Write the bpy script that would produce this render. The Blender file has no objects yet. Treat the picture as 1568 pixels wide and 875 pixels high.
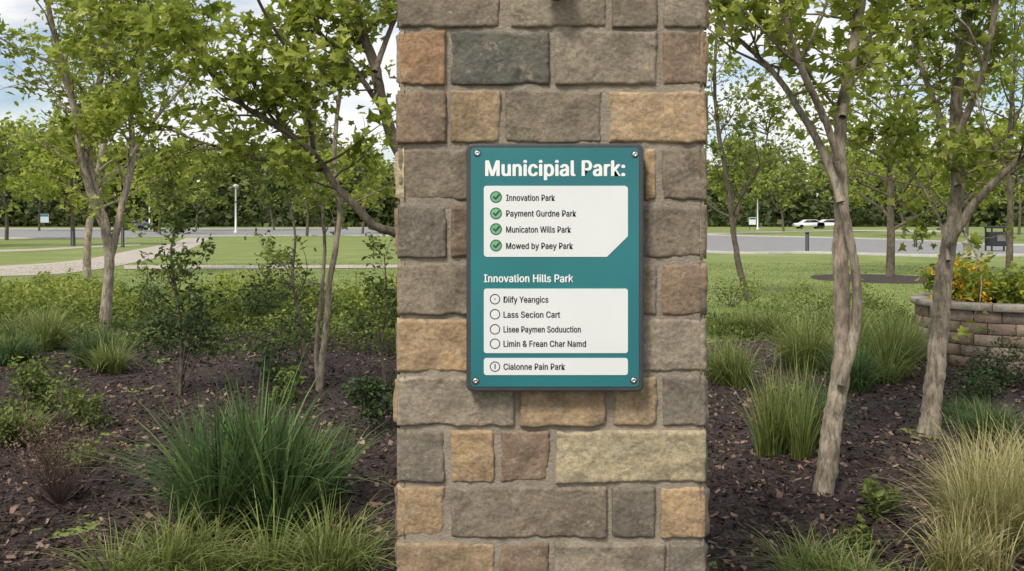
import bpy, bmesh, math, random, os
import numpy as np
from mathutils import Vector, noise, Matrix
random.seed(7); rng=np.random.default_rng(7)
F=1300.0; HY=335.0; EYE=1.6
# survey helpers: bearing / elevation readings + distance -> metres in the world
def W(a,b,Y): return np.array([(a-784)*Y/F, Y, EYE-(b-HY)*Y/F])
def G(a,b):
    Y=EYE*F/(b-HY); return np.array([(a-784)*Y/F, Y, 0.0])
scn=bpy.context.scene
col=scn.collection
# ---------------------------------------------------------------- mesh utils
def mesh_np(name,V,loops,counts,mats=(),smooth=False,tone=None,tdom='FACE',matidx=None,link=True):
    me=bpy.data.meshes.new(name)
    V=np.asarray(V,dtype=np.float32); loops=np.asarray(loops,dtype=np.int32).ravel(); counts=np.asarray(counts,dtype=np.int32)
    me.vertices.add(len(V)); me.vertices.foreach_set('co',V.ravel())
    me.loops.add(len(loops)); me.loops.foreach_set('vertex_index',loops)
    me.polygons.add(len(counts))
    st=np.concatenate([[0],np.cumsum(counts)[:-1]]).astype(np.int32)
    me.polygons.foreach_set('loop_start',st)
    if matidx is not None: me.polygons.foreach_set('material_index',np.asarray(matidx,dtype=np.int32))
    me.update(calc_edges=True)
    if smooth: me.polygons.foreach_set('use_smooth',np.ones(len(counts),dtype=bool))
    if tone is not None:
        a=me.attributes.new('tone','FLOAT',tdom); a.data.foreach_set('value',np.asarray(tone,dtype=np.float32))
    for m in mats: me.materials.append(m)
    ob=bpy.data.objects.new(name,me)
    if link: col.objects.link(ob)
    return ob
def mesh_py(name,V,Fs,mats=(),smooth=False,matidx=None):
    loops=[i for f in Fs for i in f]; return mesh_np(name,V,loops,[len(f) for f in Fs],mats,smooth,matidx=matidx)
def empty(name,loc=(0,0,0)):
    e=bpy.data.objects.new(name,None); e.location=loc; e.empty_display_size=0.2; col.objects.link(e); return e
def parent(ch,e):
    ch.parent=e; ch.location=Vector(ch.location)-Vector(e.location)
# ---------------------------------------------------------------- materials
def newmat(name):
    m=bpy.data.materials.new(name); m.use_nodes=True; nt=m.node_tree; nt.nodes.clear()
    out=nt.nodes.new('ShaderNodeOutputMaterial'); return m,nt,out
def N(nt,t,**k):
    n=nt.nodes.new(t)
    for a,b in k.items(): setattr(n,a,b)
    return n
def ramp(nt,fac,stops):
    r=nt.nodes.new('ShaderNodeValToRGB'); e=r.color_ramp.elements
    e[0].position=stops[0][0]; e[0].color=(*stops[0][1],1)
    e[1].position=stops[-1][0]; e[1].color=(*stops[-1][1],1)
    for p,c in stops[1:-1]:
        x=e.new(p); x.color=(*c,1)
    nt.links.new(fac,r.inputs[0]); return r.outputs[0]
def noisetex(nt,scale,detail=5,rough=.55,vec=None,sc=None):
    n=nt.nodes.new('ShaderNodeTexNoise'); n.inputs['Scale'].default_value=scale; n.inputs['Detail'].default_value=detail; n.inputs['Roughness'].default_value=rough
    if vec is None:
        tc=nt.nodes.new('ShaderNodeTexCoord'); vec=tc.outputs['Object']
    if sc:
        mp=nt.nodes.new('ShaderNodeMapping'); mp.inputs['Scale'].default_value=sc; nt.links.new(vec,mp.inputs[0]); vec=mp.outputs[0]
    nt.links.new(vec,n.inputs['Vector']); return n.outputs['Fac']
def surf(name,stops,scale=5,rough=.8,bump=.3,bscale=None,bdist=.01,sc=None,metal=0,detail=6):
    m,nt,out=newmat(name); b=N(nt,'ShaderNodeBsdfPrincipled'); b.inputs['Roughness'].default_value=rough; b.inputs['Metallic'].default_value=metal
    f=noisetex(nt,scale,detail,.6,sc=sc); nt.links.new(ramp(nt,f,stops),b.inputs['Base Color'])
    if bump:
        g=noisetex(nt,bscale or scale*4,6,.65,sc=sc); bp=N(nt,'ShaderNodeBump'); bp.inputs['Strength'].default_value=bump; bp.inputs['Distance'].default_value=bdist
        nt.links.new(g,bp.inputs['Height']); nt.links.new(bp.outputs[0],b.inputs['Normal'])
    nt.links.new(b.outputs[0],out.inputs[0]); return m
def flat(name,c,rough=.5,metal=0,var=.12,scale=30):
    lo=tuple(max(0,x*(1-var)) for x in c); hi=tuple(min(1,x*(1+var)) for x in c)
    return surf(name,[(.3,lo),(.7,hi)],scale,rough,bump=.05,metal=metal,bdist=.002)
def leafmat(name,stops,trans=.35,rough=.55):
    m,nt,out=newmat(name); at=N(nt,'ShaderNodeAttribute',attribute_name='tone')
    c=ramp(nt,at.outputs['Fac'],stops)
    b=N(nt,'ShaderNodeBsdfPrincipled'); b.inputs['Roughness'].default_value=rough; b.inputs['Specular IOR Level'].default_value=.25
    nt.links.new(c,b.inputs['Base Color'])
    if trans>0:
        t=N(nt,'ShaderNodeBsdfTranslucent'); mx=N(nt,'ShaderNodeMixShader'); mx.inputs[0].default_value=trans
        nt.links.new(c,t.inputs[0]); nt.links.new(b.outputs[0],mx.inputs[1]); nt.links.new(t.outputs[0],mx.inputs[2]); nt.links.new(mx.outputs[0],out.inputs[0])
    else: nt.links.new(b.outputs[0],out.inputs[0])
    return m
M_leaf=leafmat('leaf_spring',[(0,(.12,.17,.025)),(.5,(.31,.375,.06)),(1,(.55,.59,.14))],.5)
M_leaf_mid=leafmat('leaf_mid',[(0,(.09,.13,.025)),(.5,(.22,.28,.055)),(1,(.42,.47,.12))],.45)
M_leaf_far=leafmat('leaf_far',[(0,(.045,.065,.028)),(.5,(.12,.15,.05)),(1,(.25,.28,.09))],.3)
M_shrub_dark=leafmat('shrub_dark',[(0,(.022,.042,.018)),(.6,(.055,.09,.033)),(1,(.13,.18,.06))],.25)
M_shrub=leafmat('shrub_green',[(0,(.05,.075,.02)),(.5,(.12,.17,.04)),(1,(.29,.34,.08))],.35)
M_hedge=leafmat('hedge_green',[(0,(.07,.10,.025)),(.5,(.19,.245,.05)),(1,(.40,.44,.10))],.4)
M_yellowleaf=leafmat('shrub_lime',[(0,(.11,.17,.03)),(1,(.5,.54,.08))],.4)
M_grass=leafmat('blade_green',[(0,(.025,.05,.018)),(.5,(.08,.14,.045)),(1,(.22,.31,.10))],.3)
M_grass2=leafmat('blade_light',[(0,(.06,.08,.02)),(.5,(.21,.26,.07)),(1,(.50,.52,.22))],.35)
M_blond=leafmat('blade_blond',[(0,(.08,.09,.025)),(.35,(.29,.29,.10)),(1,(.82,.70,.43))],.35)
M_dead=leafmat('twig_red',[(0,(.06,.04,.03)),(1,(.22,.15,.11))],.1)
M_lawnblade=leafmat('lawn_blade',[(0,(.10,.15,.035)),(1,(.25,.31,.08))],.35)
M_flower=leafmat('petal_yellow',[(0,(.75,.42,.02)),(1,(.95,.66,.06))],.3)
M_chip=leafmat('mulch_chip',[(0,(.018,.012,.011)),(.5,(.055,.036,.031)),(.85,(.13,.088,.074)),(1,(.30,.21,.17))],0,.85)
M_litter=leafmat('leaf_litter',[(0,(.14,.085,.06)),(1,(.42,.29,.21))],.1,.8)
def bark(name,stops,gr):
    m,nt,out=newmat(name); b=N(nt,'ShaderNodeBsdfPrincipled'); b.inputs['Roughness'].default_value=.92
    c1=ramp(nt,noisetex(nt,8,8,.7,sc=(1,1,.6)),stops); c2=ramp(nt,noisetex(nt,42,9,.75,sc=(1,1,.22)),[(.38,(gr,gr,gr)),(.55,(1.1,1.1,1.1))])
    mx=N(nt,'ShaderNodeMix',data_type='RGBA',blend_type='MULTIPLY'); mx.inputs['Factor'].default_value=1; nt.links.new(c1,mx.inputs['A']); nt.links.new(c2,mx.inputs['B']); nt.links.new(mx.outputs['Result'],b.inputs['Base Color'])
    bp=N(nt,'ShaderNodeBump'); bp.inputs['Strength'].default_value=1; bp.inputs['Distance'].default_value=.012; nt.links.new(noisetex(nt,42,9,.75,sc=(1,1,.22)),bp.inputs['Height']); nt.links.new(bp.outputs[0],b.inputs['Normal']); nt.links.new(b.outputs[0],out.inputs[0]); return m
M_bark=bark('bark_light',[(.3,(.15,.12,.088)),(.5,(.30,.25,.19)),(.7,(.50,.43,.34))],.42)
M_barkd=bark('bark_dark',[(.3,(.06,.048,.036)),(.7,(.19,.155,.115))],.5)
# ---------------------------------------------------------------- foliage builders
def unit(v): return v/np.maximum(np.linalg.norm(v,axis=-1,keepdims=True),1e-9)
HALF={'maple':[(-.06,.28),(.2,.2),(.38,.5),(.6,.18)],'oval':[(.28,.24),(.7,.2)],'quad':[(.5,.38)]}
def leaves(name,P,size,mat,shape='oval',tone=None,upbias=.7):
    P=np.asarray(P,float); n=len(P)
    if n==0: return None
    size=np.broadcast_to(size,(n,))*rng.uniform(.6,1.3,n)
    nrm=unit(rng.normal(size=(n,3))*.6+np.array([0,0,upbias])); a=unit(np.cross(nrm,rng.normal(size=(n,3)))); b=np.cross(nrm,a)
    h=HALF[shape]; k=len(h)
    T=[(0,0,0)]+[(x,y,abs(y)*.35) for x,y in h]+[(1,0,-.12)]+[(x,-y,abs(y)*.35) for x,y in h]
    T=np.array(T); T[:,0]-=.5
    V=P[:,None,:]+size[:,None,None]*(T[None,:,0:1]*a[:,None,:]+T[None,:,1:2]*b[:,None,:]+T[None,:,2:3]*nrm[:,None,:])
    m=len(T)
    f1=list(range(0,k+2)); f2=[0,k+1]+list(range(m-1,k+1,-1))
    base=(np.arange(n)*m)[:,None]
    L=np.concatenate([base+np.array(f1)[None],base+np.array(f2)[None]],axis=1)
    if tone is None: tone=rng.beta(2,2,n)
    tone=np.clip(tone,0,1)
    return mesh_np(name,V.reshape(-1,3),L.ravel(),np.full(2*n,k+2),[mat],tone=np.repeat(tone,2))
def blades(name,base,hgt,lean,mat,width=.006,S=5,droop=.55,tonebase=None):
    n=len(base); t=np.linspace(0,1,S+1)
    ld=np.linalg.norm(lean,axis=1,keepdims=True); d=lean/np.maximum(ld,1e-6)
    up=np.array([0,0,1.])
    hx=ld*hgt[:,None]
    dr=droop*rng.uniform(.5,1.4,(n,1))
    x=hx*(t**1.6)[None]; z=hgt[:,None]*(t[None]-dr*np.clip(ld,0,1.3)*(t**2.6)[None])
    C=base[:,None,:]+d[:,None,:]*x[...,None]+up*z[...,None]
    ang=rng.uniform(-.9,.9,n); side=np.stack([-d[:,1]*np.cos(ang)+d[:,0]*np.sin(ang),d[:,0]*np.cos(ang)+d[:,1]*np.sin(ang),0*ang],1)
    wd=width*rng.uniform(.6,1.3,n)[:,None]*(np.clip(1.02-t,0,1)**.6)[None]
    V=np.stack([C-side[:,None]*wd[...,None],C+side[:,None]*wd[...,None]],2).reshape(n,-1,3)
    m=(S+1)*2; q=np.array([[2*i,2*i+1,2*i+3,2*i+2] for i in range(S)]).ravel()
    L=(np.arange(n)*m)[:,None]+q[None]
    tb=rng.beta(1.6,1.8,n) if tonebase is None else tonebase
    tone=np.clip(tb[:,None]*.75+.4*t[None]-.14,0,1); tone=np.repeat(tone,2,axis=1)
    return mesh_np(name,V.reshape(-1,3),L.ravel(),np.full(n*S,4),[mat],tone=tone.ravel(),tdom='POINT')
def clump(name,a,b,hpx,rpx,n,mat,width=.005,droop=.55,spread=1.1):
    g=G(a,b); Y=g[1]; h=hpx*Y/F; r=rpx*Y/F
    an=rng.uniform(0,2*math.pi,n); rr=np.sqrt(rng.uniform(0,1,n))
    k=5; cx=rng.normal(0,.22,k)*r; cy=rng.normal(0,.22,k)*r; ci=rng.integers(0,k,n); ch=rng.uniform(.75,1.1,k)[ci]
    base=np.stack([g[0]+cx[ci]+np.cos(an)*rr*r*.2,Y+cy[ci]+np.sin(an)*rr*r*.2,np.full(n,.02)],1)
    H=h*rng.uniform(.45,1.2,n)*(1.12-.2*rr)*ch
    an2=an+rng.normal(0,.7,n); l=(.06+rr*.95*rng.uniform(.3,1.3,n))*spread*r/h
    return blades(name,base,H,np.stack([np.cos(an2),np.sin(an2),0*an2],1)*l[:,None],mat,width,S=6,droop=droop)
def tubes(name,tl,mat,wob=0.0):
    VV=[];LL=[];base=0
    for pts,rad in tl:
        pts=np.asarray(pts,float); rad=np.asarray(rad,float); k=14 if rad[0]>.03 else (7 if rad[0]>.01 else 4)
        tg=unit(np.gradient(pts,axis=0)); ref=np.array([.3,1,.1]) 
        u=unit(np.cross(tg,ref)); v=np.cross(tg,u)
        an=np.linspace(0,2*math.pi,k,endpoint=False)
        R=rad[:,None]*np.ones((1,k))
        if wob and rad[0]>.02:
            zz=pts[:,2:3]; ph=rng.uniform(0,6)
            R=R*(1+wob*(np.sin(an*2+zz*5+ph)+.7*np.sin(an*3-zz*8+1)+.6*np.sin(zz*11+ph)+.5*np.sin(zz*23+an)+.35*rng.uniform(-1,1,R.shape)))
        V=pts[:,None,:]+R[...,None]*(np.cos(an)[None,:,None]*u[:,None,:]+np.sin(an)[None,:,None]*v[:,None,:])
        VV.append(V.reshape(-1,3)); i=np.arange(len(pts)-1)[:,None]*k; j=np.arange(k)[None]; j2=(j+1)%k
        q=np.stack([i+j,i+j2,i+k+j2,i+k+j],-1).reshape(-1,4)+base; LL.append(q); base+=len(pts)*k
    V=np.concatenate(VV);L=np.concatenate(LL)
    return mesh_np(name,V,L.ravel(),np.full(len(L),4),[mat],smooth=True)
def smoothline(P,R,m):
    P=np.asarray(P,float);R=np.asarray(R,float); n=len(P); t=np.linspace(0,n-1,m); out=np.zeros((m,3))
    for q,tt in enumerate(t):
        i=min(int(tt),n-2); f=tt-i; p0=P[max(i-1,0)];p1=P[i];p2=P[i+1];p3=P[min(i+2,n-1)]
        out[q]=.5*((2*p1)+(-p0+p2)*f+(2*p0-5*p1+4*p2-p3)*f*f+(-p0+3*p1-3*p2+p3)*f**3)
    return out,np.interp(t,np.arange(n),R)
def sprout(tl,lv,pts,rad,t0,n,length,depth,up=.35,nl=9,cl=.10,outw=None):
    m=len(pts)
    for _ in range(n):
        t=t0+(1-t0)*rng.uniform()**.85; i=t*(m-1); i0=min(int(i),m-2); f=i-i0
        p=pts[i0]*(1-f)+pts[i0+1]*f; r=rad[i0]*(1-f)+rad[i0+1]*f
        tg=unit(pts[i0+1]-pts[i0]); d=unit(rng.normal(size=3)*np.array([1,1,.5])+tg*.5+np.array([0,0,up]))
        L=length*rng.uniform(.5,1.2)*(1.15-.5*t); k=6; q=[p]; dd=d.copy()
        for s in range(k-1):
            dd=unit(dd+rng.normal(size=3)*.2+np.array([0,0,.06])); q.append(q[-1]+dd*L/(k-1))
        q=np.array(q); r0=min(r*.6,.004+L*.009); R=np.linspace(r0,max(r0*.2,.001),k)
        tl.append((q,R))
        if depth>0:
            sprout(tl,lv,q,R,.25,4 if depth==1 else 5,L*.5,depth-1,up,nl,cl)
        if depth<=1:
            c=nl if depth==0 else nl//2
            tt=rng.uniform(.25,1.05,c)*(k-1); ii=np.clip(tt.astype(int),0,k-2); ff=(tt-ii)[:,None]
            lv.append(q[ii]*(1-ff)+q[ii+1]*ff+rng.normal(size=(c,3))*cl*.5)
def finish_tree(name,tl,lv,base,size,mat,bark,shape='maple',wob=.04,tone=None):
    e=empty(name,base)
    tr=tubes('trunk_and_limbs',tl,bark,wob); parent(tr,e)
    if lv:
        P=np.concatenate(lv); 
        cn=np.array([noise.noise(Vector(p*1.3)) for p in P[:]]) if len(P)<40000 else 0
        tn=np.clip(rng.beta(2,2,len(P))*.75+.12+cn*.45,0,1)
        if tone: tn=np.clip(tn+tone,0,1)
        parent(leaves('leaves',P,size,mat,shape,tn),e)
    return e
def stem(tl,pl,Y,r0,r1,m=None,dY=0.0):
    n=len(pl); P=np.array([W(a,b,Y+dY*i/(n-1)) for i,(a,b) in enumerate(pl)]); R=np.linspace(r0,r1,n)*Y/F
    m=m or n*5; P,R=smoothline(P,R,m)
    P[1:]+=rng.normal(size=(m-1,3))*np.minimum(R[1:,None]*.06,.006)
    tl.append((P,R)); return P,R
# ---------------------------------------------------------------- world & sun & camera
w=bpy.data.worlds.new('World'); scn.world=w; w.use_nodes=True; nt=w.node_tree; nt.nodes.clear()
SUN_EL=math.radians(50); SUN_AZ=math.radians(210)   # azimuth from +Y clockwise: behind-left of camera
sky=N(nt,'ShaderNodeTexSky',sky_type='NISHITA'); sky.sun_disc=False; sky.sun_elevation=SUN_EL; sky.sun_rotation=SUN_AZ; sky.air_density=1.0; sky.dust_density=1.5
tc=N(nt,'ShaderNodeTexCoord'); f=noisetex(nt,2.6,8,.6,vec=tc.outputs['Generated'],sc=(1,1,3.2))
fr=ramp(nt,f,[(.37,(0,0,0)),(.53,(1,1,1))])
f2=noisetex(nt,5,6,.6,vec=tc.outputs['Generated'],sc=(1,1,3.0)); cc=ramp(nt,f2,[(.35,(6.0,6.05,6.15)),(.65,(7.8,7.7,7.6))])
mx=N(nt,'ShaderNodeMix',data_type='RGBA'); nt.links.new(fr,mx.inputs['Factor']); nt.links.new(sky.outputs[0],mx.inputs['A']); nt.links.new(cc,mx.inputs['B'])
bg=N(nt,'ShaderNodeBackground'); bg.inputs[1].default_value=.15; nt.links.new(mx.outputs['Result'],bg.inputs[0]); wo=N(nt,'ShaderNodeOutputWorld'); nt.links.new(bg.outputs[0],wo.inputs[0])
sl=bpy.data.lights.new('sun','SUN'); sl.energy=3.3; sl.angle=math.radians(12); sl.color=(1,.93,.80); so=bpy.data.objects.new('sun',sl); col.objects.link(so)
sd=Vector((math.sin(SUN_AZ)*math.cos(SUN_EL),math.cos(SUN_AZ)*math.cos(SUN_EL),math.sin(SUN_EL)))
so.rotation_euler=sd.to_track_quat('Z','Y').to_euler()
cd=bpy.data.cameras.new('camera'); cam=bpy.data.objects.new('camera',cd); col.objects.link(cam); cam.location=(0,0,EYE); cam.rotation_euler=(math.radians(90),0,0)
cd.sensor_width=36; cd.lens=36*F/1568; cd.shift_y=-(437.5-HY)/1568; cd.clip_end=4000; cd.clip_start=.05; scn.camera=cam
scn.view_settings.view_transform='Standard'; scn.view_settings.look='None'; scn.view_settings.exposure=0
# ---------------------------------------------------------------- ground
M_lawn=surf('lawn_grass',[(.3,(.125,.165,.04)),(.5,(.165,.21,.05)),(.7,(.22,.265,.07))],.5,.95,.5,25,.03,detail=10)
mesh_py('ground',[(-1500,-300,0),(1500,-300,0),(1500,2500,0),(-1500,2500,0)],[(0,1,2,3)],[M_lawn])
def sheet(name,pts,z,mat):
    return mesh_py(name,[(p[0],p[1],z) for p in pts],[tuple(range(len(pts)))],[mat])
def ribbon(name,A,B,z,mat):
    V=[(p[0],p[1],z) for p in A]+[(p[0],p[1],z) for p in B]; n=len(A)
    return mesh_py(name,V,[(i,i+1,n+i+1,n+i) for i in range(n-1)],[mat])
def resample(L,m):
    P,_=smoothline(np.array([[p[0],p[1],0] for p in L]),np.zeros(len(L)),m); return P
M_road=surf('asphalt',[(.3,(.19,.19,.195)),(.7,(.25,.25,.25))],1.2,.85,.3,60)
M_conc=surf('concrete_path',[(.3,(.33,.29,.25)),(.7,(.45,.40,.35))],1.5,.9,.2,40)
M_kerb=surf('kerb_concrete',[(.3,(.34,.33,.30)),(.7,(.46,.44,.41))],3,.9,.2,40)
near=resample([G(-900,366),G(0,366),G(150,366),G(310,363),G(604,362),G(850,372),G(1085,388),G(1240,389),G(1430,394),G(1568,393),G(2300,392)],60)
far=resample([G(-900,351),G(0,351),G(150,351),G(300,351),G(604,350),G(850,355),G(1085,361),G(1300,366),G(1430,371),G(1568,377),G(2300,380)],60)
ribbon('road',near,far,.008,M_road)
def kerb(name,L,wd=.16,h=.12):
    d=np.gradient(L,axis=0); d=unit(d); nn=np.stack([-d[:,1],d[:,0],0*d[:,0]],1)*wd; n=len(L)
    V=np.concatenate([L,L+[0,0,h],L+nn+[0,0,h],L+nn]); Fs=[]
    for i in range(n-1):
        for s in range(3): Fs.append((s*n+i,s*n+i+1,(s+1)*n+i+1,(s+1)*n+i))
    mesh_py(name,V,Fs,[M_kerb])
kerb('kerb',near); kerb('kerb',far)
pn=resample([G(-400,450),G(-60,432),G(0,424),G(80,421),G(150,413),G(210,402),G(262,390),G(300,378),G(322,364.5)],40)
pf=resample([G(-400,420),G(-60,412),G(0,408),G(80,403),G(140,396),G(196,385),G(240,377),G(270,371),G(285,364.5)],40)
ribbon('footpath',pn,pf,.012,M_conc)
ribbon('footpath',resample([G(-300,392),G(0,386),G(80,383),G(150,379),G(215,376)],20),resample([G(-300,388),G(0,383),G(80,380),G(150,376.5),G(215,374)],20),.008,M_conc)
ribbon('footpath',resample([G(190,413),G(400,412),G(620,411),G(800,410)],20),resample([G(190,407),G(400,407),G(620,406),G(800,405)],20),.016,M_conc)
ribbon('footpath',resample([G(1085,361),G(1200,357),G(1330,355),G(1500,357)],20)+np.array([0,3,0]),resample([G(1085,358),G(1200,355),G(1330,353),G(1500,354)],20)+np.array([0,3,0]),.012,M_conc)
# mulch bed : undulating sheet whose rim dips under the lawn
def bedz(x,y): return .035+.018*np.sin(x*2.1+y*.7)+.014*np.sin(y*3.3-x*1.2)+.008*np.sin(x*7.3+2)*np.sin(y*6.1)
def bedmask(x,y):
    lim=np.where(x<0,13.2,10.6)+.5*np.sin(x*.8)+.25*np.sin(x*2.3)
    return np.clip(np.minimum(np.minimum((lim-y)/.5,(x+15)/.5),np.minimum((15-x)/.5,(y+4)/.5)),-1,1)
nx,ny=360,210; X,Yg=np.meshgrid(np.linspace(-15.5,15.5,nx),np.linspace(-4.4,14.3,ny)); 
Z=np.where(bedmask(X,Yg)>0,bedz(X,Yg)*np.clip(bedmask(X,Yg)*1.2,0,1)+rng.normal(size=X.shape)*.006*(bedmask(X,Yg)>.3),-.05)
i,j=np.meshgrid(np.arange(ny-1),np.arange(nx-1),indexing='ij'); a0=(i*nx+j).ravel()
M_mulch=surf('mulch',[(.3,(.016,.011,.010)),(.5,(.042,.028,.025)),(.72,(.10,.067,.057))],38,.95,1.0,70,.02,detail=8)
mesh_np('mulch_bed',np.stack([X.ravel(),Yg.ravel(),Z.ravel()],1),np.stack([a0,a0+1,a0+nx+1,a0+nx],1).ravel(),np.full(len(a0),4),[M_mulch],smooth=True)
def chips(name,n,lmin,lmax,asp,mat,spread=1.6,tilt=.38):
    Y=2.6+10.5*rng.uniform(0,1,n)**spread; x=rng.uniform(-1,1,n)*(1.2+Y*.72)
    ok=bedmask(x,Y)>.4; x=x[ok];Y=Y[ok]; n=len(x); P=np.stack([x,Y,bedz(x,Y)+rng.uniform(.002,.018,n)],1)
    L=rng.uniform(lmin,lmax,n)/2; w_=L*rng.uniform(asp*.5,asp*1.5,n)
    nr=unit(np.stack([rng.normal(0,tilt,n),rng.normal(0,tilt,n),np.ones(n)],1)); a=unit(np.cross(nr,rng.normal(size=(n,3)))); b=np.cross(nr,a)
    q=[(-1,-.7),(.7,-1),(1,.5),(-.6,1)]
    V=np.stack([P+a*(L*u)[:,None]+b*(w_*v)[:,None] for u,v in q],1)
    return mesh_np(name,V.reshape(-1,3),np.arange(4*n),np.full(n,4),[mat],tone=rng.beta(1.4,2.2,n))
chips('wood_chip_mulch',130000,.015,.06,.3,M_chip,tilt=.5)
chips('fallen_leaves',9000,.02,.055,.6,M_litter,1.3,.5)
# ---------------------------------------------------------------- stone pillar
PY=2.17; s=PY/F
def px(a): return (a-784)*s
def pz(b): return EYE-(b-HY)*s
TAN=(.50,.355,.215);TAN2=(.43,.315,.20);GB=(.265,.222,.172);GT=(.335,.285,.222);GR=(.225,.198,.162);OB=(.38,.24,.148);LT=(.50,.425,.285);DG=(.15,.147,.128);BR=(.275,.20,.145)
rows=[(-42,44,[(609,768,GB),(779,932,GT),(936,1009,GB),(1014,1085,GT)]),
(46,132,[(609,683,OB),(688,843,DG),(849,1009,GT),(1014,1085,BR)]),
(137,221,[(607,685,BR),(688,768,TAN2),(772,924,GB),(930,1085,TAN2)]),
(226,309,[(607,745,GB),(750,880,GT),(885,980,GB),(986,1008,TAN),(1013,1085,GB)]),
(313,397,[(607,685,GR),(689,760,BR),(765,915,GT),(920,1085,GB)]),
(402,485,[(607,760,GB),(765,935,GB),(940,1007,GB),(1012,1085,BR)]),
(488,572,[(606,760,TAN),(765,925,GT),(930,1085,GT)]),
(576,655,[(606,789,GT),(795,931,TAN2),(937,1008,TAN2),(1013,1084,GR)]),
(659,742,[(606,682,GR),(688,758,TAN),(764,843,BR),(849,1083,LT)]),
(745,827,[(606,682,TAN),(687,931,GB),(936,1005,GR),(1010,1083,TAN)]),
(831,913,[(606,759,TAN2),(764,843,BR),(848,1020,GT),(1024,1083,GR)])]
PAL=[TAN,TAN2,GB,GT,GR,OB,LT,BR,GB,GT]
def randrow(x0,x1):
    o=[];x=x0
    while x<x1-1:
        wd=random.choice([75,80,110,155,180]); 
        if x1-(x+wd)<60: wd=x1-x
        o.append((x,min(x+wd,x1),random.choice(PAL))); x+=wd+5
    return o
for k in range(1,5): rows.append((-42-86*k,-42-86*k+82,randrow(607,1085)))
for k in range(1,6): rows.append((913+4+86*(k-1),913+86*k,randrow(606,1085)))
SV=[];SL=[];SC=[];nb=0
def panel(o,u,nrm,wd,h,c,res):
    global nb
    nu=max(4,int(wd/res));nv=max(4,int(h/res)); off=random.uniform(0,50); prom=random.uniform(-.003,.004); tx=random.uniform(-.03,.03);tz=random.uniform(-.04,.04)
    r=.009
    for b in range(nv+1):
        for a in range(nu+1):
            x=a/nu*wd;z=b/nv*h; p=Vector((x+off,z,off*.7))
            qx=abs(x-wd/2)-(wd/2-r); qz=abs(z-h/2)-(h/2-r)
            sd_=math.hypot(max(qx,0),max(qz,0))+min(max(qx,qz),0)-r
            n1=noise.noise(p*9);n2=noise.noise(p*34); rd=noise.noise(p*18+Vector((5,3,1))); n3=noise.noise(p*80)
            tr=rd*3.5; tr=(math.floor(tr)+min(1,(tr-math.floor(tr))*3))/3.5
            hh=prom+tx*(x-wd/2)*.6+tz*(z-h/2)+.0055*n1+.0042*tr+.0022*n2+.0012*n3
            d=-sd_+.0055*n1+.0035*n2+.0015*n3-.0005
            e=max(0,min(1,1-d/.010)); hh-=.013*e*e
            if a in(0,nu) or b in(0,nv): hh=-.022
            SV.append((o[0]+u[0]*x+nrm[0]*hh,o[1]+u[1]*x+nrm[1]*hh,o[2]+z))
    for b in range(nv):
        for a in range(nu):
            q=nb+b*(nu+1)+a; SL.append((q,q+1,q+nu+2,q+nu+1)); SC.append(c)
    nb+=(nu+1)*(nv+1)
XL,XR=px(605.5),px(1085.5); D=XR-XL
def jit(c): 
    k=random.uniform(.9,1.1); return tuple(x*k for x in c)
for (t,b,st) in rows:
    z0=max(pz(b),0.0); h=pz(t)-z0
    if h<.03: continue
    vis = pz(t)>0.55 and pz(b)<2.3
    for (x0,x1,c) in st: panel((px(x0),PY,z0),(1,0),(0,-1),(x1-x0)*s,h,jit(c),.0030 if vis else .008)
    for side in(0,1,2):
        for (x0,x1,c) in randrow(606,1085):
            wd=(x1-x0)*s; o=(x0-606)*s
            if side==0: panel((XR,PY+o,z0),(0,1),(1,0),wd,h,jit(c),.012)
            elif side==1: panel((XL,PY+D-o,z0),(0,-1),(-1,0),wd,h,jit(c),.012)
            else: panel((XR-o,PY+D,z0),(-1,0),(0,1),wd,h,jit(c),.015)
m,nt,out=newmat('fieldstone'); at=N(nt,'ShaderNodeAttribute',attribute_name='scol'); b=N(nt,'ShaderNodeBsdfPrincipled'); b.inputs['Roughness'].default_value=.9; b.inputs['Specular IOR Level'].default_value=.2
n1=noisetex(nt,8,9,.7); n2=noisetex(nt,95,6,.75); n3=noisetex(nt,17,9,.75,sc=(1,1,1.8)); n4=noisetex(nt,27,9,.75)
def mul(a_,b_):
    q=N(nt,'ShaderNodeMix',data_type='RGBA',blend_type='MULTIPLY'); q.inputs['Factor'].default_value=1; nt.links.new(a_,q.inputs['A']); nt.links.new(b_,q.inputs['B']); return q.outputs['Result']
c_=mul(at.outputs['Color'],ramp(nt,n1,[(.3,(.60,.58,.56)),(.5,(1,1,1)),(.7,(1.32,1.26,1.15))]))
c_=mul(c_,ramp(nt,n2,[(.32,(.62,.62,.62)),(.62,(1.18,1.18,1.18))]))
m3=N(nt,'ShaderNodeMix',data_type='RGBA'); nt.links.new(ramp(nt,n3,[(.50,(0,0,0)),(.62,(.6,.6,.6))]),m3.inputs['Factor']); nt.links.new(c_,m3.inputs['A']); m3.inputs['B'].default_value=(.20,.163,.12,1)
m4=N(nt,'ShaderNodeMix',data_type='RGBA'); nt.links.new(ramp(nt,n4,[(.56,(0,0,0)),(.66,(.55,.55,.55))]),m4.inputs['Factor']); nt.links.new(m3.outputs['Result'],m4.inputs['A']); m4.inputs['B'].default_value=(.47,.415,.33,1)
nt.links.new(m4.outputs['Result'],b.inputs['Base Color'])
bp=N(nt,'ShaderNodeBump'); bp.inputs['Strength'].default_value=1; bp.inputs['Distance'].default_value=.008; nt.links.new(noisetex(nt,50,10,.78),bp.inputs['Height']); nt.links.new(bp.outputs[0],b.inputs['Normal']); nt.links.new(b.outputs[0],out.inputs[0]); M_stone=m
pil=empty('stone_pillar',((XL+XR)/2,PY+D/2,0))
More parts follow.
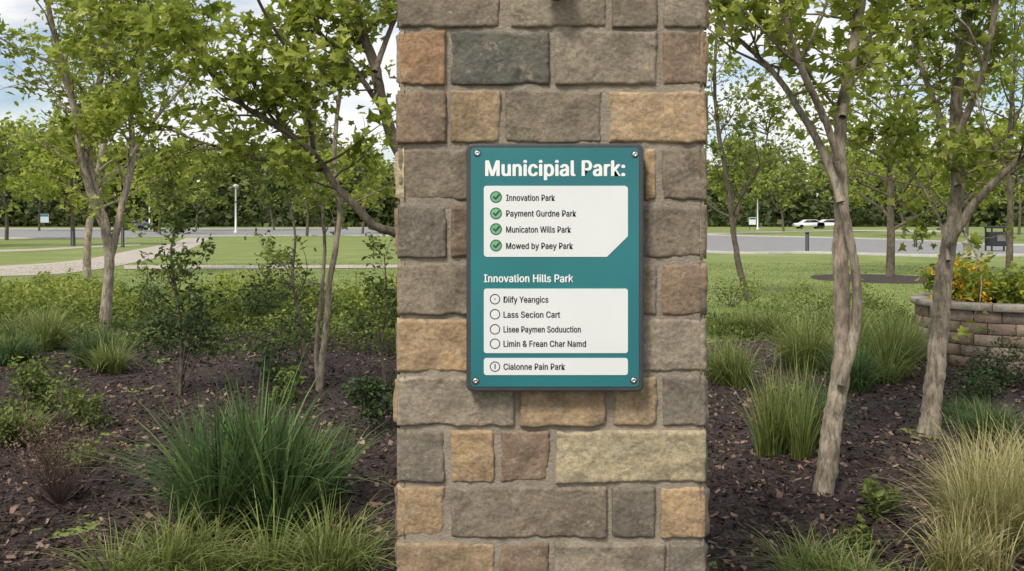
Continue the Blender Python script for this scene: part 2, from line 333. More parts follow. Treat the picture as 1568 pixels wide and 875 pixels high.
so_=mesh_np('stones',SV,np.array(SL).ravel(),np.full(len(SL),4),[M_stone],smooth=True)
ca=so_.data.attributes.new('scol','FLOAT_COLOR','FACE'); arr=np.ones((len(SC),4),dtype=np.float32); arr[:,:3]=np.array(SC); ca.data.foreach_set('color',arr.ravel()); parent(so_,pil)
def box(name,x0,x1,y0,y1,z0,z1,mat,bev=0):
    bm=bmesh.new(); bmesh.ops.create_cube(bm,size=1)
    for v in bm.verts: v.co=Vector(((x0+x1)/2+v.co.x*(x1-x0),(y0+y1)/2+v.co.y*(y1-y0),(z0+z1)/2+v.co.z*(z1-z0)))
    if bev: bmesh.ops.bevel(bm,geom=bm.edges[:],offset=bev,segments=2,affect='EDGES',profile=.6)
    me=bpy.data.meshes.new(name); bm.to_mesh(me); bm.free(); me.materials.append(mat); o=bpy.data.objects.new(name,me); col.objects.link(o); return o
def lathe(name,prof,x,y,mat,k=24,z=0):
    V=[];Fs=[]
    for r,h in prof:
        for i in range(k): V.append((x+r*math.cos(i*2*math.pi/k),y+r*math.sin(i*2*math.pi/k),z+h))
    for a in range(len(prof)-1):
        for i in range(k): Fs.append((a*k+i,a*k+(i+1)%k,(a+1)*k+(i+1)%k,(a+1)*k+i))
    return mesh_py(name,V,Fs,[mat],smooth=True)
M_mortar=surf('mortar',[(.3,(.24,.205,.16)),(.7,(.37,.32,.26))],30,.95,1,140,.006)
ZT=pz(-42-86*4)
parent(box('mortar_core',XL+.011,XR-.011,PY+.0075,PY+D-.011,0,ZT+.005,M_mortar),pil)
parent(box('capstone',XL-.05,XR+.05,PY-.05,PY+D+.05,ZT+.006,ZT+.086,surf('cap_stone',[(.3,(.25,.22,.18)),(.7,(.36,.32,.27))],8,.9,.6),.012),pil)
M_blk=flat('black_metal',(.02,.02,.022),.4,.3)
c=W(851,-22,PY-.05); wl=empty('wall_lamp',c)
parent(lathe('shade',[(0,.035),(.03,.03),(.034,0),(.026,-.028),(.012,-.036),(0,-.037)],c[0],c[1],M_blk,20,c[2]),wl)
parent(box('bracket',c[0]-.012,c[0]+.012,c[1],PY+.01,c[2]+.02,c[2]+.05,M_blk,.003),wl)
# ---------------------------------------------------------------- sign
SY=2.128; ss=SY/F
def S(a,b): return ((a-784)*ss, EYE-(b-HY)*ss)
def rrect(x0,y0,x1,y1,r,k=6):
    P=[]
    for cx,cy,a0 in((x1-r,y0+r,-90),(x1-r,y1-r,0),(x0+r,y1-r,90),(x0+r,y0+r,180)):
        for i in range(k+1):
            a=math.radians(a0+90*i/k); P.append((cx+r*math.cos(a),cy+r*math.sin(a)))
    return P
sg=empty('park_sign',(*[S(849,410)[0]],SY,S(849,410)[1]))
def plate(name,P,yf,yb,mat,bev=0):
    pts=[S(*p) for p in P]; bm=bmesh.new(); vs=[bm.verts.new((x,yf,z)) for x,z in pts]; f=bm.faces.new(vs)
    r=bmesh.ops.extrude_face_region(bm,geom=[f]); 
    for v in r['geom']:
        if isinstance(v,bmesh.types.BMVert): v.co.y=yb
    bmesh.ops.recalc_face_normals(bm,faces=bm.faces)
    if bev:
        ed=[e for e in bm.edges if all(abs(v.co.y-yf)<1e-6 for v in e.verts)]
        bmesh.ops.bevel(bm,geom=ed,offset=bev,segments=3,affect='EDGES',profile=.5)
    me=bpy.data.meshes.new(name); bm.to_mesh(me); bm.free(); me.materials.append(mat); o=bpy.data.objects.new(name,me); col.objects.link(o); parent(o,sg); return o
M_frame=flat('frame_grey',(.06,.067,.075),.4,.2); M_white=flat('sign_white',(.74,.76,.77),.4,0,.03,6); M_letter=flat('letter_white',(.82,.84,.84),.4,0,.02,6); M_ink=flat('ink_black',(.012,.013,.015),.5); M_green=flat('tick_green',(.16,.42,.22),.5); M_steel=flat('screw_steel',(.55,.55,.55),.3,.9)
m,nt,out=newmat('sign_teal'); b=N(nt,'ShaderNodeBsdfPrincipled'); b.inputs['Roughness'].default_value=.32
nt.links.new(ramp(nt,noisetex(nt,2.2,2,.4),[(.3,(.016,.115,.145)),(.7,(.026,.19,.215))]),b.inputs['Base Color']); nt.links.new(b.outputs[0],out.inputs[0]); M_teal=m
plate('frame',rrect(714,220,985.5,600,10),SY-.003,2.158,M_frame,.005)
plate('face_panel',rrect(721,227,978,592,6),SY-.0045,SY,M_teal,.0005)
f1=SY-.0058
p1=[(741+4,285),(957,285),(960,287),(961,289),(961,362),(929,393.5),(745,393.5),(742,392),(741,389),(741,289),(742,286)]
plate('list_panel_upper',p1,f1,SY-.003,M_white); plate('list_panel_lower',rrect(741,442,961,540.5,4),f1,SY-.003,M_white); plate('list_panel_bottom',rrect(741,548,961,574,4),f1,SY-.003,M_white)
# Blender's own interface typeface (grotesque) when it is there, otherwise the built-in one
FONT=None
try:
    fp=os.path.join(bpy.utils.system_resource('DATAFILES'),'fonts','Inter.woff2')
    if os.path.exists(fp): FONT=bpy.data.fonts.load(fp)
except Exception: FONT=None
print('FONT',FONT)
def text(body,x0,x1,cap,basey,mat,bold,yf,cop=3):
    cu=bpy.data.curves.new('lettering','FONT'); cu.body=body; cu.size=1; cu.extrude=.02; cu.resolution_u=3; cu.space_character=1+bold*1.5
    if FONT: cu.font=FONT
    o=bpy.data.objects.new('t',cu); col.objects.link(o); bpy.context.view_layer.update()
    dg=bpy.context.evaluated_depsgraph_get(); me=bpy.data.meshes.new_from_object(o.evaluated_get(dg)); bpy.data.objects.remove(o)
    nv=len(me.vertices); co=np.zeros(nv*3,dtype=np.float32); me.vertices.foreach_get('co',co); co=co.reshape(-1,3)
    lp=np.zeros(len(me.loops),dtype=np.int32); me.loops.foreach_get('vertex_index',lp); ct=np.zeros(len(me.polygons),dtype=np.int32); me.polygons.foreach_get('loop_total',ct)
    mnx,mxx=co[:,0].min()-bold,co[:,0].max()+bold; k=(x1-x0)*ss/(mxx-mnx); ky=cap*ss/CAPH
    X0,Z0=S(x0,basey); VV=[];LL=[];CC=[]
    for q in range(cop):
        sx=bold*(2*q/(cop-1)-1); sz=bold*.3*(1 if q%2 else -1)
        VV.append(np.stack([X0+(co[:,0]+sx-mnx)*k, yf-(co[:,2]/.02)*.0002-q*.00004, Z0+(co[:,1]+sz)*ky],1)); LL.append(lp+q*nv); CC.append(ct)
    parent(mesh_np('lettering',np.concatenate(VV),np.concatenate(LL),np.concatenate(CC),[mat]),sg)
# measure the cap height of the face in use
cu=bpy.data.curves.new('h','FONT'); cu.body='H'; cu.size=1
if FONT: cu.font=FONT
o=bpy.data.objects.new('h',cu); col.objects.link(o); bpy.context.view_layer.update(); me=bpy.data.meshes.new_from_object(o.evaluated_get(bpy.context.evaluated_depsgraph_get()))
CAPH=max([v.co.y for v in me.vertices] or [.7]); bpy.data.objects.remove(o)
if CAPH<.2: CAPH=.7
text('Municipial Park:',743,957,23,269.5,M_letter,.034,SY-.0050,5)
text('Innovation Hills Park',741,877.5,11.5,432,M_letter,.024,SY-.0050)
for t,x1,y in(('Innovation Park',849.5,303),('Payment Gurdne Park',882,327),('Municaton Wills Park',874,351.5),('Mowed by Paey Park',877,376.5)):
    text(t,775,x1,9.2,y+4.6,M_ink,.017,f1-.0006)
for t,x1,y in(('Diify Yearıgics',839.5,458.5),('Lass Secion Cart',857.5,481.5),('Lisee Paymen Soduuction',889,504),('Limin & Frean Char Namd',897,526),('Cialonne Pain Park',865,561)):
    text(t,771,x1,9.2,y+4.6,M_ink,.017,f1-.0006)
def ring(cx,cy,r0,r1,yf,mat,name,k=28):
    V=[];Fs=[]
    for i in range(k):
        a=2*math.pi*i/k
        for r in(r0,r1):
            x,z=S(cx+r*math.cos(a),cy+r*math.sin(a)); V.append((x,yf,z))
    for i in range(k): j=(i+1)%k; Fs.append((2*i,2*i+1,2*j+1,2*j))
    parent(mesh_py(name,V,Fs,[mat]),sg)
def poly2(P,yf,mat,name): 
    V=[(S(*p)[0],yf,S(*p)[1]) for p in P]; parent(mesh_py(name,V,[tuple(range(len(V)))],[mat]),sg)
M_dg=flat('tick_dark',(.02,.07,.04),.5)
for y in(302,327,351,376):
    ring(759.5,y,0.01,8,f1-.0004,M_green,'tick_disc'); ring(759.5,y,7.6,9,f1-.0007,M_dg,'tick_ring')
    poly2([(754.5,y),(756.5,y-1.6),(758.8,y+1),(764,y-5),(766,y-3.6),(759,y+4.6)],f1-.0010,M_dg,'tick_mark')
for y in(458,481,504,526,561): ring(758,y,6.6,7.9,f1-.0005,M_ink,'bullet_ring')
ring(758,458,.01,1,f1-.0005,M_ink,'bullet_dot'); poly2([(757.3,557),(758.9,557),(758.9,564.5),(757.3,564.5)],f1-.0005,M_ink,'bullet_bar')
for a,b_ in((731,235.5),(972,237),(728.5,583.5),(970,582.5)):
    x,z=S(a,b_); V=[];k=20
    for r,y in((4.6,0),(4.4,.0016),(3,.0028),(1.2,.0031),(.9,.0018),(0.05,.0018)):
        for i in range(k): V.append((x+r*ss*math.cos(i*2*math.pi/k),SY-.0045-y,z+r*ss*math.sin(i*2*math.pi/k)))
    parent(mesh_py('screw',V,[(q*k+i,q*k+(i+1)%k,(q+1)*k+(i+1)%k,(q+1)*k+i) for q in range(5) for i in range(k)],[M_steel],True),sg)
    ring(a,b_,4.4,6,SY-.0047,M_frame,'washer')
# ---------------------------------------------------------------- near trees
tl=[];lv=[];Y=4.8
main=stem(tl,[(1258,780),(1266,720),(1276,640),(1289,560),(1290,480),(1287,400),(1289,320),(1284,240),(1290,170),(1304,90),(1318,0),(1326,-120),(1335,-330)],Y,16,6,dY=.2,m=120)
tl.append((np.array([W(1256,792,Y),W(1259,770,Y),W(1263,735,Y)]),np.array([.085,.066,.052])))
stem(tl,[(1288,590),(1303,535),(1312,480),(1311,420),(1302,370),(1291,315)],Y-.03,8,6.5,dY=.0)
A=stem(tl,[(1287,310),(1262,235),(1225,170),(1190,118),(1140,68),(1088,25),(1040,-30)],Y,7,2.3,dY=.5)
B=stem(tl,[(1285,245),(1262,180),(1232,115),(1206,40),(1188,-60),(1180,-200)],Y,6.5,3.2,dY=-.3)
C=stem(tl,[(1290,180),(1302,120),(1338,40),(1372,-50),(1400,-200)],Y,6,3,dY=.6)
for q,t0,n in((main,.60,24),(A,.25,15),(B,.3,13),(C,.3,12)): sprout(tl,lv,*q,t0,n,.7,1,nl=10,cl=.09)
finish_tree('maple_tree',tl,lv,W(1258,780,Y)*[1,1,0],.074,M_leaf,M_bark)
tl=[];lv=[];Y=6.3
main=stem(tl,[(1422,670),(1430,590),(1439,500),(1444,430),(1456,360),(1466,280),(1464,180),(1470,80),(1482,0),(1490,-200),(1500,-400)],Y,15.5,5,dY=.3,m=110)
tl.append((np.array([W(1420,682,Y),W(1422,664,Y),W(1427,630,Y)]),np.array([.10,.082,.068])))
A=stem(tl,[(1456,370),(1488,318),(1530,272),(1572,238),(1640,200),(1700,120)],Y,7,3,dY=-.5)
B=stem(tl,[(1466,285),(1446,200),(1417,120),(1396,40),(1380,-80)],Y,5.5,3,dY=.6)
C=stem(tl,[(1466,210),(1498,130),(1520,40),(1535,-80)],Y,5.5,3,dY=-.5)
E=stem(tl,[(1452,400),(1440,340),(1408,280),(1372,240),(1330,215)],Y,3.5,1.2,dY=.8)
for q,t0,n in((main,.42,32),(A,.2,16),(B,.25,14),(C,.25,13),(E,.3,12)): sprout(tl,lv,*q,t0,n,.85,1,nl=10,cl=.1)
finish_tree('maple_tree',tl,lv,W(1422,670,Y)*[1,1,0],.076,M_leaf,M_bark)
# tree standing behind the pillar, its limbs reach out on the left
tl=[];lv=[];Y=5.9
main=stem(tl,[(740,690),(728,560),(705,430),(672,340),(630,265),(602,212),(586,160),(573,100),(552,40),(538,-30),(520,-200)],Y,15,5,dY=.2)
L1=stem(tl,[(706,430),(660,385),(606,358),(572,345),(545,316),(515,285),(480,236),(430,196),(370,160),(320,110),(280,40)],Y,8.5,2,dY=-.3)
L2=stem(tl,[(590,175),(545,110),(500,62),(455,10),(420,-60)],Y,5,2.5,dY=.7)
L3=stem(tl,[(500,262),(440,255),(370,235),(300,215),(240,190),(190,180)],Y,3.2,1.1,dY=.6)
L4=stem(tl,[(574,110),(600,40),(640,-40)],Y,5,3,dY=.4)
L5=stem(tl,[(480,230),(470,160),(440,80),(400,10),(370,-60)],Y,4,1.8,dY=-.5)
L6=stem(tl,[(430,196),(360,120),(280,70),(200,40),(120,30)],Y,2.6,1,dY=.4)
for q,t0,n in((main,.55,15),(L1,.45,24),(L2,.2,15),(L3,.15,17),(L5,.2,15),(L6,.15,20)): sprout(tl,lv,*q,t0,n,.65,1,nl=9,cl=.1,up=.2)
finish_tree('maple_tree',tl,lv,W(740,690,Y)*[1,1,0],.078,M_leaf,M_barkd)
# slender sapling left of the pillar
tl=[];lv=[];Y=7.6
a_=stem(tl,[(487,612),(492,560),(500,500),(505,430),(514,380),(520,320),(512,250),(518,160),(530,80),(538,-50),(545,-150)],Y,5.5,2)
b_=stem(tl,[(489,600),(484,540),(492,450),(497,370),(488,280),(468,200),(455,100)],Y,4,1.5,dY=.4)
for q in(a_,b_): sprout(tl,lv,*q,.35,15,.7,1,nl=8)
finish_tree('sapling_tree',tl,lv,W(487,612,Y)*[1,1,0],.065,M_leaf_mid,M_bark)
# leafy saplings of the left bed
for (pl,Y,r,n,ln) in [([(276,608),(278,540),(272,460),(262,390),(270,320),(258,250)],7.6,3.2,22,.5),([(470,560),(462,500),(448,430),(452,360),(440,300),(430,240)],8.6,3.4,20,.55),([(590,600),(585,530),(592,460),(588,390)],7.9,2.5,12,.5)]:
    tl=[];lv=[]; q=stem(tl,pl,Y,r,.8,dY=.15); sprout(tl,lv,*q,.18,n,ln,1,nl=8,cl=.08,up=.25)
    finish_tree('sapling_tree',tl,lv,W(*pl[0],Y)*[1,1,0],.06,M_shrub,M_barkd,'oval')
# multi-stem tree, left
tl=[];lv=[];Y=10.9
a_=stem(tl,[(157,528),(163,460),(168,400),(160,345),(147,300),(136,230),(150,150),(160,60),(166,-50),(170,-250)],Y,8.5,3.5)
b_=stem(tl,[(168,400),(186,320),(203,240),(200,150),(214,60),(222,-60)],Y,6,3,dY=.6)
c_=stem(tl,[(158,345),(128,260),(116,180),(97,100),(76,20),(60,-90)],Y,6,3,dY=-.6)
d_=stem(tl,[(200,240),(240,180),(290,120),(320,60)],Y,3,1.5,dY=.5)
for q,n in((a_,34),(b_,22),(c_,24),(d_,12)): sprout(tl,lv,*q,.25,n,1.2,1,nl=11,cl=.16,up=.5)
finish_tree('birch_tree',tl,lv,W(157,528,Y)*[1,1,0],.088,M_leaf,M_bark)
# slender leaning tree right of pillar
tl=[];lv=[];Y=16.4
a_=stem(tl,[(1146,462),(1131,405),(1122,345),(1112,270),(1100,200),(1094,120),(1100,20)],Y,5,2)
b_=stem(tl,[(1122,350),(1140,290),(1165,250),(1180,180)],Y,3,1)
for q in(a_,b_): sprout(tl,lv,*q,.3,24,1.6,1,nl=7,cl=.2,up=.5)
finish_tree('young_tree',tl,lv,W(1146,462,Y)*[1,1,0],.10,M_leaf_mid,M_barkd)
# ---------------------------------------------------------------- generic mid-distance trees
def gtree(name,x,y,h,cr,n1,nl,leaf,mat,bark=M_barkd,r=.14,fork=.28,tone=0,up=.45,cl=.35):
    tl=[];lv=[]; base=np.array([x,y,0.])
    P=[base]; d=np.array([0,0,1.])
    for i in range(7):
        d=unit(d+rng.normal(size=3)*[.09,.09,0]); P.append(P[-1]+d*h*.95/7)
    P,R=smoothline(np.array(P),np.linspace(r,r*.12,8),22); tl.append((P,R))
    for k in range(n1):
        t=fork+(1-fork)*(k+.5)/n1*.95; i=int(t*21); p=P[i]; an=k*2.4+rng.uniform(-.4,.4)
        prof=math.sin(math.pi*min(1,(t-fork)/(1-fork)*.8+.22)); L=cr*(.35+.75*prof)*rng.uniform(.8,1.15)
        dd=unit(np.array([math.cos(an),math.sin(an),up+.5*t])); q=[p]
        for s_ in range(6): dd=unit(dd+rng.normal(size=3)*.16+[0,0,.05]); q.append(q[-1]+dd*L/6)
        q=np.array(q); RR=np.linspace(R[i]*.5,.006,7); tl.append((q,RR)); sprout(tl,lv,q,RR,.2,6,L*.42,0,.3,nl,cl)
    return finish_tree(name,tl,lv,base,leaf,mat,bark,'oval',0,tone)
def at(a,b): g=G(a,b); return g[0],g[1]
x,y=at(133,426); gtree('birch_tree',x,y,8.0,2.6,22,18,.15,M_leaf,M_bark,.11,.25)
x,y=at(1363,424); gtree('maple_tree',x,y,7.0,3.0,24,22,.14,M_leaf,M_barkd,.12,.22)
for (a,b_,h,cr,mt,tn) in [(10,368,9,4.2,M_leaf,.05),(112,376,7.5,3.2,M_leaf,0),(-120,380,9,4,M_leaf_mid,0),(60,354,11,5,M_leaf_mid,.1),(300,354,10,5,M_leaf_mid,.15),(420,353,11,5,M_leaf_mid,-.1),(555,358,9.5,4.5,M_leaf,.1),(245,358,8,3.6,M_leaf,.0),
   (470,362,8,3.8,M_leaf,.05),(1120,358,10,4,M_leaf_mid,.1),(1200,355,10,5,M_leaf_mid,.2),(1290,356,10,5,M_leaf_mid,.1),(1385,362,8.5,4,M_leaf,0),(1480,364,9,4,M_leaf,0),(1560,360,11,5,M_leaf_mid,.1),(1640,372,10,4.5,M_leaf,0),(760,362,9,4.5,M_leaf_mid,0),(940,362,9,4.5,M_leaf_mid,0)]:
    x,y=at(a,b_); gtree('park_tree',x,y,h,cr,20,16,.24+y*.003,mt,M_barkd,.14,.24,tone=tn,cl=.5)
x,y=at(1545,432); gtree('maple_tree',x,y,7.5,3.0,24,22,.13,M_leaf,M_barkd,.09,.32)
# ---------------------------------------------------------------- distant woodland
P=[];tn=[];tl=[]
for k in range(130):
    x=-190+380*(k+random.random())/130; y=random.uniform(165,215); h=random.uniform(12,19)*(1.12 if x<0 else .9); r=random.uniform(4,6.5)
    tt=random.uniform(-.1,.4)
    for _ in range(10):
        c=np.array([x+random.uniform(-r,r)*.7,y+random.uniform(-r,r)*.7,h*random.uniform(.22,.9)]); q=rng.normal(size=(95,3))*[1.6,1.6,1.3]+c
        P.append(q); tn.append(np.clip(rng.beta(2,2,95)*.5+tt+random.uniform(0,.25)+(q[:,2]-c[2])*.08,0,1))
    tl.append((np.array([[x,y,0],[x+.2,y,h*.4],[x,y,h*.8]]),np.array([.3,.2,.06])))
P=np.concatenate(P);tn=np.concatenate(tn)
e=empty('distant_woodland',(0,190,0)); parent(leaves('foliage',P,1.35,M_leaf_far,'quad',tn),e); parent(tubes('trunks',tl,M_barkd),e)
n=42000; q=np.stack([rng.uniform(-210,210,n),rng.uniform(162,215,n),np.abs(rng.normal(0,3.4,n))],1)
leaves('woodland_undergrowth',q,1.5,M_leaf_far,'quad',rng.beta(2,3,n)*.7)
# ---------------------------------------------------------------- shrubs
def shrub(name,a,b,wpx,hpx,n,lsz,mat,shape='oval',nsub=10,tone=0,stems=True,low=.15):
    g=G(a,b);Y=g[1];w_=wpx*Y/F/2;h=hpx*Y/F; P=[];tn=[];tl=[]
    for k in range(nsub):
        an=random.uniform(0,6.28);rr=math.sqrt(random.random())*w_*.8; c=np.array([g[0]+math.cos(an)*rr,Y+math.sin(an)*rr*.8,h*random.uniform(low,.9)])
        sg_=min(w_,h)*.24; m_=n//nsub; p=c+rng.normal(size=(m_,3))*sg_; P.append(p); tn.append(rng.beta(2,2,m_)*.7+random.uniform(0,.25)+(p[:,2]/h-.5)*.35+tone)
        if stems: tl.append(smoothline(np.array([[g[0]+random.uniform(-.05,.05),Y,0],[(g[0]+c[0])/2,(Y+c[1])/2,c[2]*.6],c+[0,0,sg_]]),np.array([.007,.005,.002]),7))
    P=np.concatenate(P);tn=np.concatenate(tn); ok=P[:,2]>.03; P=P[ok];tn=tn[ok]
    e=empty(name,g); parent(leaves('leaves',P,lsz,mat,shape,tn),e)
    if tl: parent(tubes('stems',tl,M_barkd),e)
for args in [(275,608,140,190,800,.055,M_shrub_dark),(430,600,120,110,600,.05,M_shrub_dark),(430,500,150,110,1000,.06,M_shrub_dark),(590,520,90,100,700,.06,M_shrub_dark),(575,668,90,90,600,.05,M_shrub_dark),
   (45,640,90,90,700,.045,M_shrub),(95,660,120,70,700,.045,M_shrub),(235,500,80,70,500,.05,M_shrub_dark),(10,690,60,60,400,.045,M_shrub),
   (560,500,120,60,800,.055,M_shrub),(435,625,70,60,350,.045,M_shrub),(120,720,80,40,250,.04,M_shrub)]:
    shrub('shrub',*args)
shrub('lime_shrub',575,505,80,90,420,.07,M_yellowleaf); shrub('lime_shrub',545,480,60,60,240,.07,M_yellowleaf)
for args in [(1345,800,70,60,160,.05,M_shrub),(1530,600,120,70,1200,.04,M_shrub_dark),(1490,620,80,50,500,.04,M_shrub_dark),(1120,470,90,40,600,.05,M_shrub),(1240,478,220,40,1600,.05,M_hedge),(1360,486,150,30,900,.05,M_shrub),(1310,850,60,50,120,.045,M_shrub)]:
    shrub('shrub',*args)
def band(name,x0,x1,y0,y1,h,n,lsz,mat,tone=0):
    x=rng.uniform(x0,x1,n);y=rng.uniform(y0,y1,n)
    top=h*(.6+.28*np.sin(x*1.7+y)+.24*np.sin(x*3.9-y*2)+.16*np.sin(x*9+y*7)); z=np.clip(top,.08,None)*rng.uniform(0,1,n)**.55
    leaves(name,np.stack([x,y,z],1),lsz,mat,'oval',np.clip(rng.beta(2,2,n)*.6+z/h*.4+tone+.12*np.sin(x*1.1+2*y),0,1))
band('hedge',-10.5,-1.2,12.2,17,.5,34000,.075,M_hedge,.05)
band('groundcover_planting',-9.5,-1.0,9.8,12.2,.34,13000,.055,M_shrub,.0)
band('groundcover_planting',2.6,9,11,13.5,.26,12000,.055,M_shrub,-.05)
# grasses
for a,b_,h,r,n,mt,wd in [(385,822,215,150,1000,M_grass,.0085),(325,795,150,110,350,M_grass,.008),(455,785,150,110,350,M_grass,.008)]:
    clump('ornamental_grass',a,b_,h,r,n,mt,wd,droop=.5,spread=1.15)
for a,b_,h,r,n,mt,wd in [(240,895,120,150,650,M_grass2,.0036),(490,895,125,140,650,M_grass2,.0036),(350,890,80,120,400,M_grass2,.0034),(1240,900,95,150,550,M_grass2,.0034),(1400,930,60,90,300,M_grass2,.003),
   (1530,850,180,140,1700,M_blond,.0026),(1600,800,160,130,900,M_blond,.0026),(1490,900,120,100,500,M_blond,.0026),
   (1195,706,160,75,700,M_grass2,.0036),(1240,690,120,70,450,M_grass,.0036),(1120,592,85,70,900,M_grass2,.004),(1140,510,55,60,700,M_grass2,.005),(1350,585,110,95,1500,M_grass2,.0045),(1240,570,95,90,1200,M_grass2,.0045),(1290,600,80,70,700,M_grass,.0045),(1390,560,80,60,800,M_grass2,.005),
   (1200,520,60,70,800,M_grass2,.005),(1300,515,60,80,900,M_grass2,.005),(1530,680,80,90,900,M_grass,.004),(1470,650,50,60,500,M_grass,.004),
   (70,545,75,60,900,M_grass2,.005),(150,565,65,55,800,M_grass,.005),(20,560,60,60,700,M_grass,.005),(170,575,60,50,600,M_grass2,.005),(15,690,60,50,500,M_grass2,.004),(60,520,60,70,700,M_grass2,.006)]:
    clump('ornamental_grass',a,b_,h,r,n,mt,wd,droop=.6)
# reddish dormant shrub, left
g=G(90,775);tl=[];lv=[]
for k in range(130):
    an=random.uniform(0,6.28);r=random.uniform(.05,.3); tp=np.array([g[0]+math.cos(an)*r,g[1]+math.sin(an)*r,random.uniform(.2,.45)])
    tl.append(smoothline(np.array([[g[0],g[1],0],(np.array([g[0],g[1],0])+tp)/2+rng.normal(size=3)*.03,tp]),np.array([.003,.002,.001]),6)); lv.append(tp+rng.normal(size=(7,3))*.05)
M_tw=flat('twig',(.12,.08,.065),.9)
e=empty('dormant_shrub',g); parent(tubes('twigs',tl,M_tw),e); parent(leaves('seed_heads',np.concatenate(lv),.022,M_dead,'oval'),e)
# lawn blades near the bed rim
n=70000; x=rng.uniform(-16,16,n);y=10.6+20*rng.uniform(0,1,n)**1.4; g=G(1345,427); ok=(bedmask(x,y)<=.1)&(np.hypot(x-g[0],y-g[1])>1.8); x=x[ok];y=y[ok];n=len(x)
blades('lawn_tufts',np.stack([x,y,0*x],1),rng.uniform(.02,.045,n),np.stack([rng.normal(0,.3,n),rng.normal(0,.3,n),0*x],1),M_lawnblade,.009,S=2)
# ---------------------------------------------------------------- tree ring
ringp=[(g[0]+1.75*math.cos(t)+.05*math.sin(5*t),g[1]+1.75*math.sin(t)) for t in np.linspace(0,2*math.pi,40,endpoint=False)]
sheet('mulch_ring',ringp,.008,M_mulch)
# ---------------------------------------------------------------- planter
cx,cy=5.45,9.62; pe=empty('brick_planter',(cx,cy,0))
PC=[(.25,.18,.14),(.31,.23,.18),(.23,.185,.155),(.35,.28,.22),(.28,.2,.165)]
V=[];Fs=[];cc_=[]
def wedge(r0,r1,a0,a1,z0,z1,c):
    k=5; b0=len(V); bv=.008
    for r,z in((r0,z0),(r1-bv,z0),(r1,z0+bv),(r1,z1-bv),(r1-bv,z1),(r0,z1)):
        for i in range(k): a=a0+(a1-a0)*i/(k-1); V.append((cx+r*math.cos(a),cy+r*math.sin(a),z))
    for q in range(5):
        for i in range(k-1): Fs.append((b0+q*k+i,b0+q*k+i+1,b0+(q+1)*k+i+1,b0+(q+1)*k+i)); cc_.append(c)
    for i in(0,k-1): Fs.append(tuple(b0+q*k+i for q in range(6))); cc_.append(c)
nr=5; hz=.62/nr
for r_ in range(nr):
    nbk=19; o=(r_%2)*.5
    for k in range(nbk): 
        a0=(k+o)*2*math.pi/nbk; wedge(.6,.80+random.uniform(-.004,.004),a0+.006,a0+2*math.pi/nbk-.006,r_*hz+.003,(r_+1)*hz-.003,random.choice(PC))
for k in range(12): wedge(.56,.85,k*2*math.pi/12+.004,(k+1)*2*math.pi/12-.004,.622,.69,(.33,.30,.26))
o=mesh_py('blocks',V,Fs,[M_stone]); ca=o.data.attributes.new('scol','FLOAT_COLOR','FACE'); arr=np.ones((len(cc_),4),dtype=np.float32); arr[:,:3]=np.array(cc_); ca.data.foreach_set('color',arr.ravel()); parent(o,pe)
parent(lathe('mortar_core',[(.79,0),(.79,.62),(.57,.622),(.57,.60),(.0,.60)],cx,cy,M_mulch,48),pe)
P=[]
for k in range(26):
    an=random.uniform(0,6.28);r=math.sqrt(random.random())*.62; c=np.array([cx+math.cos(an)*r,cy+math.sin(an)*r,.68+random.uniform(.02,.3)]); P.append(c+rng.normal(size=(100,3))*.085)
P=np.concatenate(P); e=empty('flowering_plant',(cx,cy,.6)); parent(leaves('leaves',P,.08,M_yellowleaf,'oval',rng.beta(2,3,len(P))),e)
Fp=[]
for k in range(90):
    an=random.uniform(0,6.28);r=math.sqrt(random.random())*.3; c=np.array([cx-.42+math.cos(an)*r,cy-.1+math.sin(an)*r,1.02+random.uniform(-.25,.16)-.3*r]); Fp.append(c+rng.normal(size=(8,3))*.02)
parent(leaves('flowers',np.concatenate(Fp),.05,M_flower,'oval',upbias=1),e)
# ---------------------------------------------------------------- street furniture
M_post=flat('pale_metal',(.55,.56,.56),.4,.2); M_dk=flat('dark_metal',(.03,.032,.035),.5,.2)
def lamp(a,b_,top):
    x,y=at(a,b_); h=EYE-(top-HY)*y/F; e=empty('street_lamp',(x,y,0))
    parent(lathe('post',[(.22,0),(.22,.25),(.12,.3),(.1,h*.6),(.08,h-.3)],x,y,M_post,12),e); parent(lathe('luminaire',[(.08,h-.3),(.22,h-.2),(.32,h),(.3,h+.1),(0,h+.2)],x,y,M_post,14),e)
lamp(361,357.5,285); lamp(229,352,262); lamp(1160,352,300)
def bollard(a,b_,top):
    x,y=at(a,b_); h=EYE-(top-HY)*y/F; r=.085; e=empty('bollard',(x,y,0))
    parent(lathe('post',[(r*1.3,0),(r*1.3,.05),(r,.07),(r,h-.14),(r*.8,h-.13),(r*.8,h-.1),(r*1.1,h-.09),(r,h-.02),(0,h)],x,y,M_dk,14),e)
for q in((188,379,345),(1236,388,355),(1402,379,352),(112,377,350),(1290,389,362)): bollard(*q)
def infosign(a,b_,top,wm,mat):
    x,y=at(a,b_); h=EYE-(top-HY)*y/F; e=empty('information_sign',(x,y,0))
    for sx in(-1,1): parent(box('leg',x+sx*wm*.4-.03,x+sx*wm*.4+.03,y-.03,y+.03,0,h-.1,M_dk),e)
    parent(box('panel',x-wm/2,x+wm/2,y-.075,y-.032,h*.4,h,mat,.01),e); parent(box('header',x-wm/2+.05,x+wm/2-.05,y-.085,y-.077,h*.82,h-.05,M_teal),e)
infosign(67,350,328,1.7,flat('sign_pale_blue',(.45,.55,.62),.5)); infosign(1152,352,333,1.0,M_white)
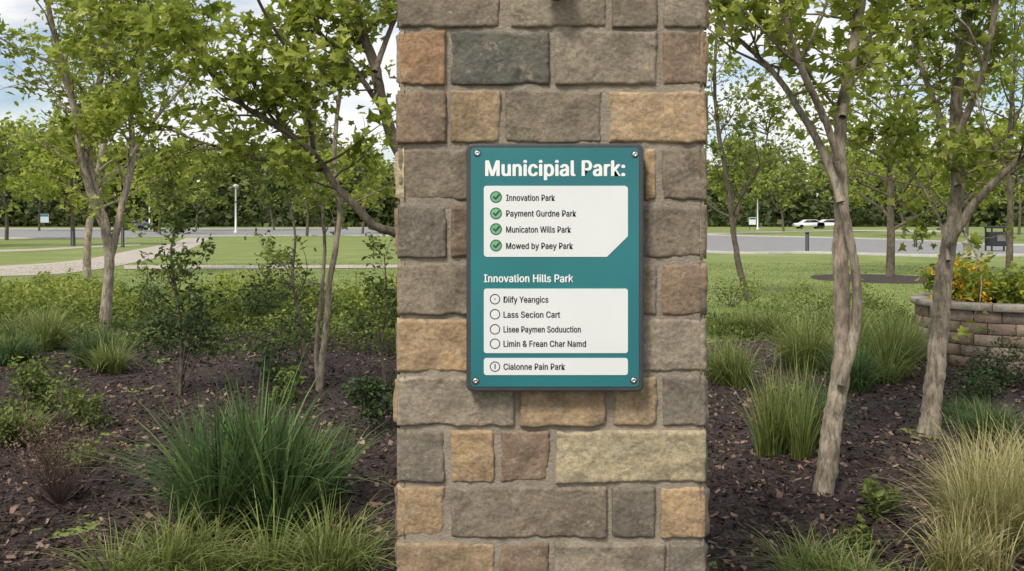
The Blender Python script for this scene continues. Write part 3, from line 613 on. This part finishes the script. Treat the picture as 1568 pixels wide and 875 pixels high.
def car(a,b_,c,flip=1):
    x,y=at(a,b_); e=empty('parked_car',(x,y,0)); L=4.5;wd=1.8
    body=[(-2.2,.3),(-2.25,.7),(-2.1,.88),(-1.3,.95),(-.6,1.42),(.9,1.45),(1.7,1.0),(2.2,.92),(2.25,.6),(2.2,.3)]
    win=[(-1.15,.97),(-.55,1.37),(.85,1.40),(1.5,1.0)]
    def ext(name,pr,hw,mat):
        n=len(pr); V=[(x+flip*p,y-hw,z) for p,z in pr]+[(x+flip*p,y+hw,z) for p,z in pr]
        parent(mesh_py(name,V,[tuple(range(n)),tuple(range(2*n-1,n-1,-1))]+[(i,n+i,n+(i+1)%n,(i+1)%n) for i in range(n)],[mat]),e)
    ext('body',body,wd/2,flat('car_paint',c,.3)); ext('side_windows',win,wd/2+.01,M_blk)
    for wx in(-1.4,1.4):
        V=[];k=16
        for yy in(-.93,-.7,.7,.93):
            for i in range(k): V.append((x+wx+.33*math.cos(i*2*math.pi/k),y+yy,.33+.33*math.sin(i*2*math.pi/k)))
        parent(mesh_py('wheels',V,[tuple(range(k)),tuple(range(3*k,4*k))]+[(q*k+i,q*k+(i+1)%k,(q+1)*k+(i+1)%k,(q+1)*k+i) for q in(0,2) for i in range(k)],[M_blk]),e)
car(204,353,(.05,.07,.1)); car(1238,350.5,(.65,.65,.67)); car(1270,350.5,(.75,.75,.75),-1)
# litter station
x,y=at(1528,385); e=empty('litter_bin',(x,y,0))
parent(box('body',x-.42,x+.42,y-.3,y+.3,.25,.95,M_dk,.03),e); parent(box('hood',x-.5,x+.5,y-.36,y+.36,1.12,1.22,M_dk,.03),e)
for sx in(-1,1):
    parent(box('upright',x+sx*.45-.03,x+sx*.45+.03,y-.3,y-.24,.0,1.12,M_dk),e); parent(box('rear_upright',x+sx*.45-.03,x+sx*.45+.03,y+.24,y+.3,.0,1.12,M_dk),e)
parent(box('handle',x+.5,x+.75,y-.04,y+.04,.85,.92,M_dk,.01),e); parent(box('label',x-.2,x+.2,y-.312,y-.303,.5,.8,flat('label',(.15,.15,.15)),0),e)
x,y=at(1487,396); e=empty('stone_pedestal',(x,y,0)); parent(lathe('shaft',[(.36,0),(.36,.10),(.30,.14),(.29,.55),(.34,.6),(.34,.68),(.18,.72),(.15,.82),(.08,.9),(0,.92)],x,y,surf('limestone',[(.3,(.26,.235,.2)),(.7,(.38,.35,.3))],6,.9,.3),20),e)
